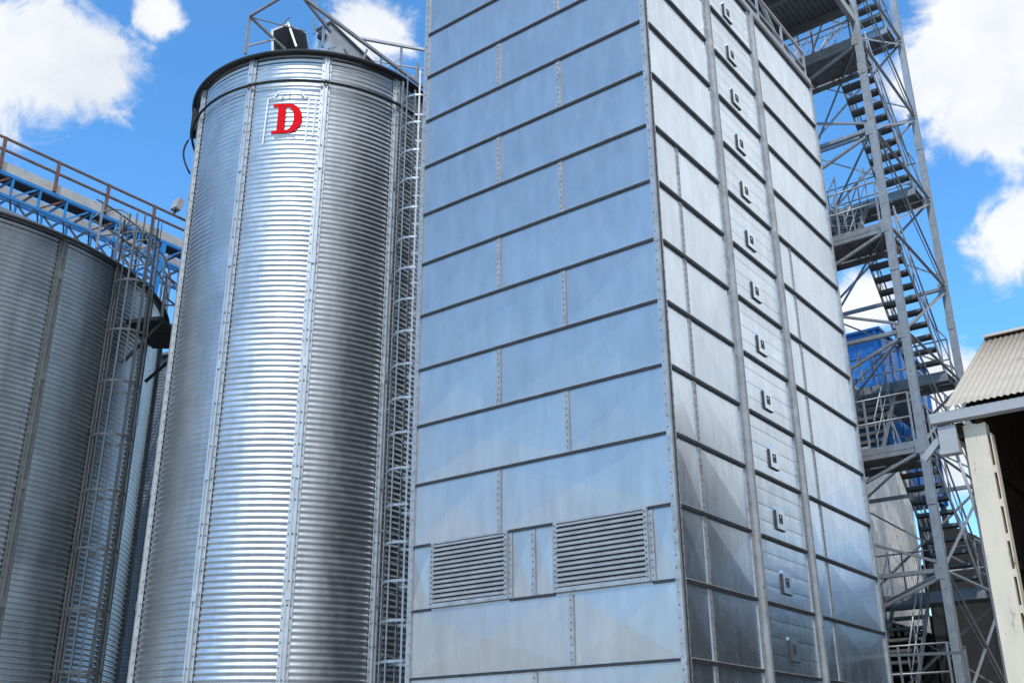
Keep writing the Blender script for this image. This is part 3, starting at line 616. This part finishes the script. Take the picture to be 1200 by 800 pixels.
m = MB(); P = [L(1.2, 5.6, 16.1), L(1.7, 5.6, 16.1), L(1.7, 6.2, 16.1), L(1.2, 6.2, 16.1), L(.9, 5.2, 16.5), L(2.0, 5.2, 16.5), L(2.0, 6.6, 16.5), L(.9, 6.6, 16.5)]; m.hexa(P); m.build('hopper', 'steel_dark', md)
m = MB(); m.bar(L(1.3, 5.1, 18), L(.9, 3.2, 21), .35); m.build('spout', 'steel', md)
MB().bar(L(.1, 7.0, 16.05), L(.3, 3.5, 19.3), .06).build('stay', 'fascia', md)

# ------------------------------------------------------------------ blue bin
def corr_wall(m, p, q, z0, z1, pitch_, amp, n_out, mi=0):
    p = Vector(p); q = Vector(q); ln = (q - p).length; n = int(ln / pitch_ * 6); d = (q - p) / ln; V = []
    for i in range(n + 1):
        s_ = ln * i / n; o = Vector(n_out) * amp * max(-1, min(1, 1.6 * math.sin(2 * math.pi * s_ / pitch_))); V += [p + d * s_ + o + Z * z0, p + d * s_ + o + Z * z1]
    m.add(V, [(2 * i, 2 * i + 2, 2 * i + 3, 2 * i + 1) for i in range(n)], mi=mi)
bb = empty('blue_bin', L(4.5, 22.8, 0)); tag(bb, 'bright blue steel bin raised behind the stair tower', 'bin')
m = MB(); boxL(m, 3.06, 6.6, 20.36, 25.3, 10.0, 15.0); m.build('body', 'blue_dark', bb)
m = MB()
for i in range(6): boxL(m, 2.99, 3.06, 20.4 + i * .96, 20.5 + i * .96, 10.0, 14.99)
for i in range(4): boxL(m, 3.1 + i * 1.1, 3.2 + i * 1.1, 20.29, 20.359, 10.0, 14.99)
m.build('stiffener', 'blue_dark', bb)
m = MB(); boxL(m, 2.95, 6.7, 20.25, 25.4, 15.0, 15.08); m.build('roof', 'blue_dark', bb)
for a_, b_ in ((3.15, 20.5), (3.15, 25.2), (6.5, 20.5), (6.5, 25.2)): MB().bar(L(a_, b_, 0), L(a_, b_, 10), .18).build('leg', 'steel_dark', bb)
bg_ = empty('blue_bin_gallery', L(2.4, 21, 12)); tag(bg_, 'narrow grey railed gallery along the side of the blue bin', 'gallery')
m = MB(); boxL(m, 1.9, 2.94, 19.2, 25.4, 12.0, 12.1); m.build('deck', 'steel_dark', bg_)
for zz in (.55, 1.1): MB().bar(L(1.92, 19.2, 12.1 + zz), L(1.92, 25.4, 12.1 + zz), .05).build('rail', 'steel', bg_)
for i in range(6): MB().bar(L(1.92, 19.3 + i * 1.2, 12.1), L(1.92, 19.3 + i * 1.2, 13.2), .05).build('rail_post', 'steel', bg_)
MB().bar(L(2.0, 20, 0), L(2.0, 20, 12), .14).build('gallery_leg', 'steel', bg_); MB().bar(L(2.0, 25, 0), L(2.0, 25, 12), .14).build('gallery_leg', 'steel', bg_)

# ------------------------------------------------------------------ corrugated annexe behind, hall with dark opening
L = frame(1.154)
cx = empty('corrugated_annexe', L(3.3, 12.5, 0)); tag(cx, 'shiny ribbed metal annexe with an open dark ground level behind the stairs', 'building')
m = MB(); corr_wall(m, L(1.53, 9.6, 0), L(1.53, 16.0, 0), 5.5, 10.4, .20, .028, -A); m.build('side_wall', 'clad', cx)
m = MB(); corr_wall(m, L(1.55, 16.0, 0), L(6.5, 16.0, 0), 5.5, 10.4, .20, .028, B); m.build('end_wall', 'clad', cx)
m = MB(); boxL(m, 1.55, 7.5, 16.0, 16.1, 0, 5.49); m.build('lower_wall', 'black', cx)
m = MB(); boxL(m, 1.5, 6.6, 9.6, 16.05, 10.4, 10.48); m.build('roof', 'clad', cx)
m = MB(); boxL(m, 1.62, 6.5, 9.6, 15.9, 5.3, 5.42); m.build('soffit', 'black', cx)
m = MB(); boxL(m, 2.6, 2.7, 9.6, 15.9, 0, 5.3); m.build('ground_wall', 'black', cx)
for b_ in (9.8, 12.3, 14.85): MB().bar(L(1.7, b_, 0), L(1.7, b_, 5.3), .16).build('post', 'dark', cx)
MB().bar(L(1.58, 9.6, 5.46), L(1.58, 15, 5.46), .06).build('sill_rail', 'dark', cx)
wl = empty('wall_lamp', L(1.42, 10.6, 8.3)); tag(wl, 'small white lamp with a yellow bracket on the ribbed metal annexe', 'lamp')
m = MB(); m.tube([L(1.35, 10.75, 8.28), L(1.2, 10.45, 8.36)], .13, 12); m.build('shade', 'fascia', wl); m = MB(); m.bar(L(1.5, 10.95, 8.1), L(1.3, 10.9, 8.45), .14); m.build('bracket', 'yellow', wl)

L = frame(1.2)
hl = empty('dark_hall', L(-2.5, 22, 0)); tag(hl, 'dark open-fronted hall with a blue edge band far behind the stairs', 'building')
ha0, ha1, hb0, hb1, hz = -9.5, 4.5, 17.0, 27.0, 6.5
m = MB(); boxL(m, ha0, ha1, hb1 - .1, hb1, 0, hz); boxL(m, ha1 - .1, ha1, hb0, hb1 - .101, 0, hz); boxL(m, ha0, ha0 + .1, hb0, hb1 - .101, 0, hz); m.build('wall', 'black', hl)
m = MB(); P = [L(ha0 - .2, hb0 - .5, hz + .0), L(ha1 + .1, hb0 - .5, hz), L(ha1 + .1, hb1, hz + .6), L(ha0 - .2, hb1, hz + .6)]; m.hexa(P + [p + Z * .1 for p in P]); m.build('roof', 'black', hl)
MB().bar(L(ha0, hb0 - .45, 6.25), L(ha1, hb0 - .45, 6.25), .06, .42).build('fascia', 'blue_dark', hl)
MB().bar(L(ha0, hb0 - .3, 5.85), L(ha1, hb0 - .3, 5.85), .1, .16).build('lintel', 'steel', hl)
for k in range(4): MB().bar(L(ha1 - .3 - k * 3.4, hb0, 0), L(ha1 - .3 - k * 3.4, hb0, 5.8), .2).build('post', 'dark', hl)
L = frame(1.154)
m = MB(); P = [L(.1, 16.02, 0), L(1.48, 16.02, 0), L(1.48, 16.9, 0), L(.1, 16.9, 0), L(.1, 16.02, 7.1), L(1.48, 16.02, 7.9), L(1.48, 16.9, 7.9), L(.1, 16.9, 7.1)]; m.hexa(P); dk = tag(m.build('intake_house', 'dark'), 'black slope-topped intake housing at the corner of the ribbed annexe', 'housing')

# ------------------------------------------------------------------ cream shed, right foreground
L = LD
E0 = Vector((6.0188, 13.7395, 0)); ez = 6.206
def Sh(a, b, z): return E0 + A * a + B * b + Z * z
def boxS(m, a0, a1, b0, b1, z0, z1, mi=0):
    return m.hexa([Sh(a0, b0, z0), Sh(a1, b0, z0), Sh(a1, b1, z0), Sh(a0, b1, z0), Sh(a0, b0, z1), Sh(a1, b0, z1), Sh(a1, b1, z1), Sh(a0, b1, z1)], mi)
sh = empty('open_shed', Sh(-4, 3.3, 0)); tag(sh, 'cream open-fronted shed with a beige corrugated roof at the right edge', 'shed')
rb, rz = 3.32, 8.32
def roofsheet(bs, zs_, be, ze_, name):
    m = MB(); ln = 9.0; n = int(ln / .085 * 8); V = []
    up = Vector((0, 0, 1))
    for i in range(n + 1):
        a_ = .02 - ln * i / n; o = .010 * math.sin(2 * math.pi * (ln * i / n) / .085)
        V += [Sh(a_, bs, zs_ + o), Sh(a_, be, ze_ + o), Sh(a_, be, ze_ + o - .008), Sh(a_, bs, zs_ + o - .008)]
    Fc = []
    for i in range(n):
        p = 4 * i; q = p + 4
        Fc += [(p, q, q + 1, p + 1), (p + 1, q + 1, q + 2, p + 2), (p + 2, q + 2, q + 3, p + 3), (p + 3, q + 3, q, p)]
    m.add(V, Fc, True); return m.build(name, 'roof', sh)
roofsheet(-.06, ez + .01, rb, rz, 'roof'); roofsheet(2 * rb + .06, ez + .01, rb + .003, rz, 'roof')
m = MB(); P = [Sh(.03, rb - .16, rz - .03), Sh(-9, rb - .16, rz - .03), Sh(-9, rb, rz + .06), Sh(.03, rb, rz + .06)]; m.hexa(P + [p + Z * .015 for p in P])
P = [Sh(.03, rb + .001, rz + .06), Sh(-9, rb + .001, rz + .06), Sh(-9, rb + .16, rz - .03), Sh(.03, rb + .16, rz - .03)]; m.hexa(P + [p + Z * .015 for p in P]); m.build('ridge_cap', 'roof', sh)
m = MB(); boxS(m, -9, .25, -.02, .03, ez - .185, ez - .045); boxS(m, -9, .25, .031, .13, ez - .19, ez - .178); m.build('eave_beam', 'fascia', sh)
m = MB(); boxS(m, -.41, -.12, .16, .36, 0, ez - .24); 
m.build('post', 'cream', sh)
m = MB(); 
P = [Sh(-.10, .2, ez - .62), Sh(-.10, .32, ez - .62), Sh(-.12, .32, ez - .25), Sh(-.12, .2, ez - .25)]
z = .2
boxS(m, -.462, -.446, .17, .34, 0, ez - .4)
while z < ez - .6:
    boxS(m, -.4455, -.4105, .18, .33, z, z + .10); z += .46
m.build('batten', 'cream', sh)
for k in (1, 2, 3):
    m = MB(); boxS(m, -.41 - k * 2.9, -.12 - k * 2.9, .16 if k else 0, .36, 0, ez - .24); m.build('post', 'cream', sh)
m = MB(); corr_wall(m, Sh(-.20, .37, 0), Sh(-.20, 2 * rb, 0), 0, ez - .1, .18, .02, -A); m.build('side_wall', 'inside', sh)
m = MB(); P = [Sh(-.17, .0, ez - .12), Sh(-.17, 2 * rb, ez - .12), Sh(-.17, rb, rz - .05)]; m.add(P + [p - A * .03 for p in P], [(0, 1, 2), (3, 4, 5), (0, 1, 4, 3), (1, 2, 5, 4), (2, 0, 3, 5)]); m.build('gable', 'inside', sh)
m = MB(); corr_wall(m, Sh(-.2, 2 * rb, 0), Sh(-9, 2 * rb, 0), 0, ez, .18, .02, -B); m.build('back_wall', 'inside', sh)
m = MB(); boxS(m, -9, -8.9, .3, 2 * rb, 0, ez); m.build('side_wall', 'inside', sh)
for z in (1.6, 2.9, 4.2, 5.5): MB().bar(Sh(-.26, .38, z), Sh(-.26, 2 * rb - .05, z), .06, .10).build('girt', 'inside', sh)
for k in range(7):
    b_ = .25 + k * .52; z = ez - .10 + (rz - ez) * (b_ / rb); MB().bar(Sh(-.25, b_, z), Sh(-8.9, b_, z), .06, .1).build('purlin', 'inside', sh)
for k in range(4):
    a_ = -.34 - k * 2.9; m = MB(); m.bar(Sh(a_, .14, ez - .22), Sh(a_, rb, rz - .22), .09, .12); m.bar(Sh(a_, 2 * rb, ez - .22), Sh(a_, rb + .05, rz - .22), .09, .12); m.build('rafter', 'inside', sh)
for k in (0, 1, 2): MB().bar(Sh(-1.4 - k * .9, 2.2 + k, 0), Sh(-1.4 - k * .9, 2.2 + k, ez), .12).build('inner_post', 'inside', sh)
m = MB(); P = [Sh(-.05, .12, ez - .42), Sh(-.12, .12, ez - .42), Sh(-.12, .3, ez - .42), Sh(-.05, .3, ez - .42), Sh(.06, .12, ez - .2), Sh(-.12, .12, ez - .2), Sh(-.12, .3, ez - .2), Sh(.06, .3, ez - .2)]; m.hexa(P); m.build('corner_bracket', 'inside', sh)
gb = empty('rainwater_head', Sh(.06, .1, ez - .5)); tag(gb, 'pale grey rainwater box and pipe hanging under the shed eave by the cream post', 'rainwater pipe')
m = MB(); boxS(m, -.05, .19, .05, .22, ez - .62, ez - .23); m.build('box', 'fascia', gb)
m = MB(); m.tube([Sh(.02, .14, ez - .6), Sh(-.05, .24, ez - 1.15), Sh(-.055, .40, ez - 1.5), Sh(-.06, .42, 0)], .022, 8); m.build('pipe', 'fascia', gb)
MB().bar(Sh(.19, .14, ez - .36), Sh(.46, .16, ez - .62), .05, .09).build('spout', 'fascia', gb)

# low guard rail near the foot of the stair tower
gr = empty('guard_rail', L(-1.1, 6, 0)); tag(gr, 'thin dark guard rail low down in front of the stair tower', 'railing')
MB().bar(L(.6, 7.3 + .6, 3.55), L(-1.45, 7.4, 3.45), .05).build('rail', 'steel_dark', gr)
for a_, b_ in ((.6, 7.9), (-1.45, 7.4)): MB().bar(L(a_, b_, 0), L(a_, b_, 3.5), .05).build('rail_post', 'steel_dark', gr)
MB().bar(L(-2.2, 9.5, 1.5), L(-1.9, 9.9, 6.3), .07).build('stay', 'steel', gr)
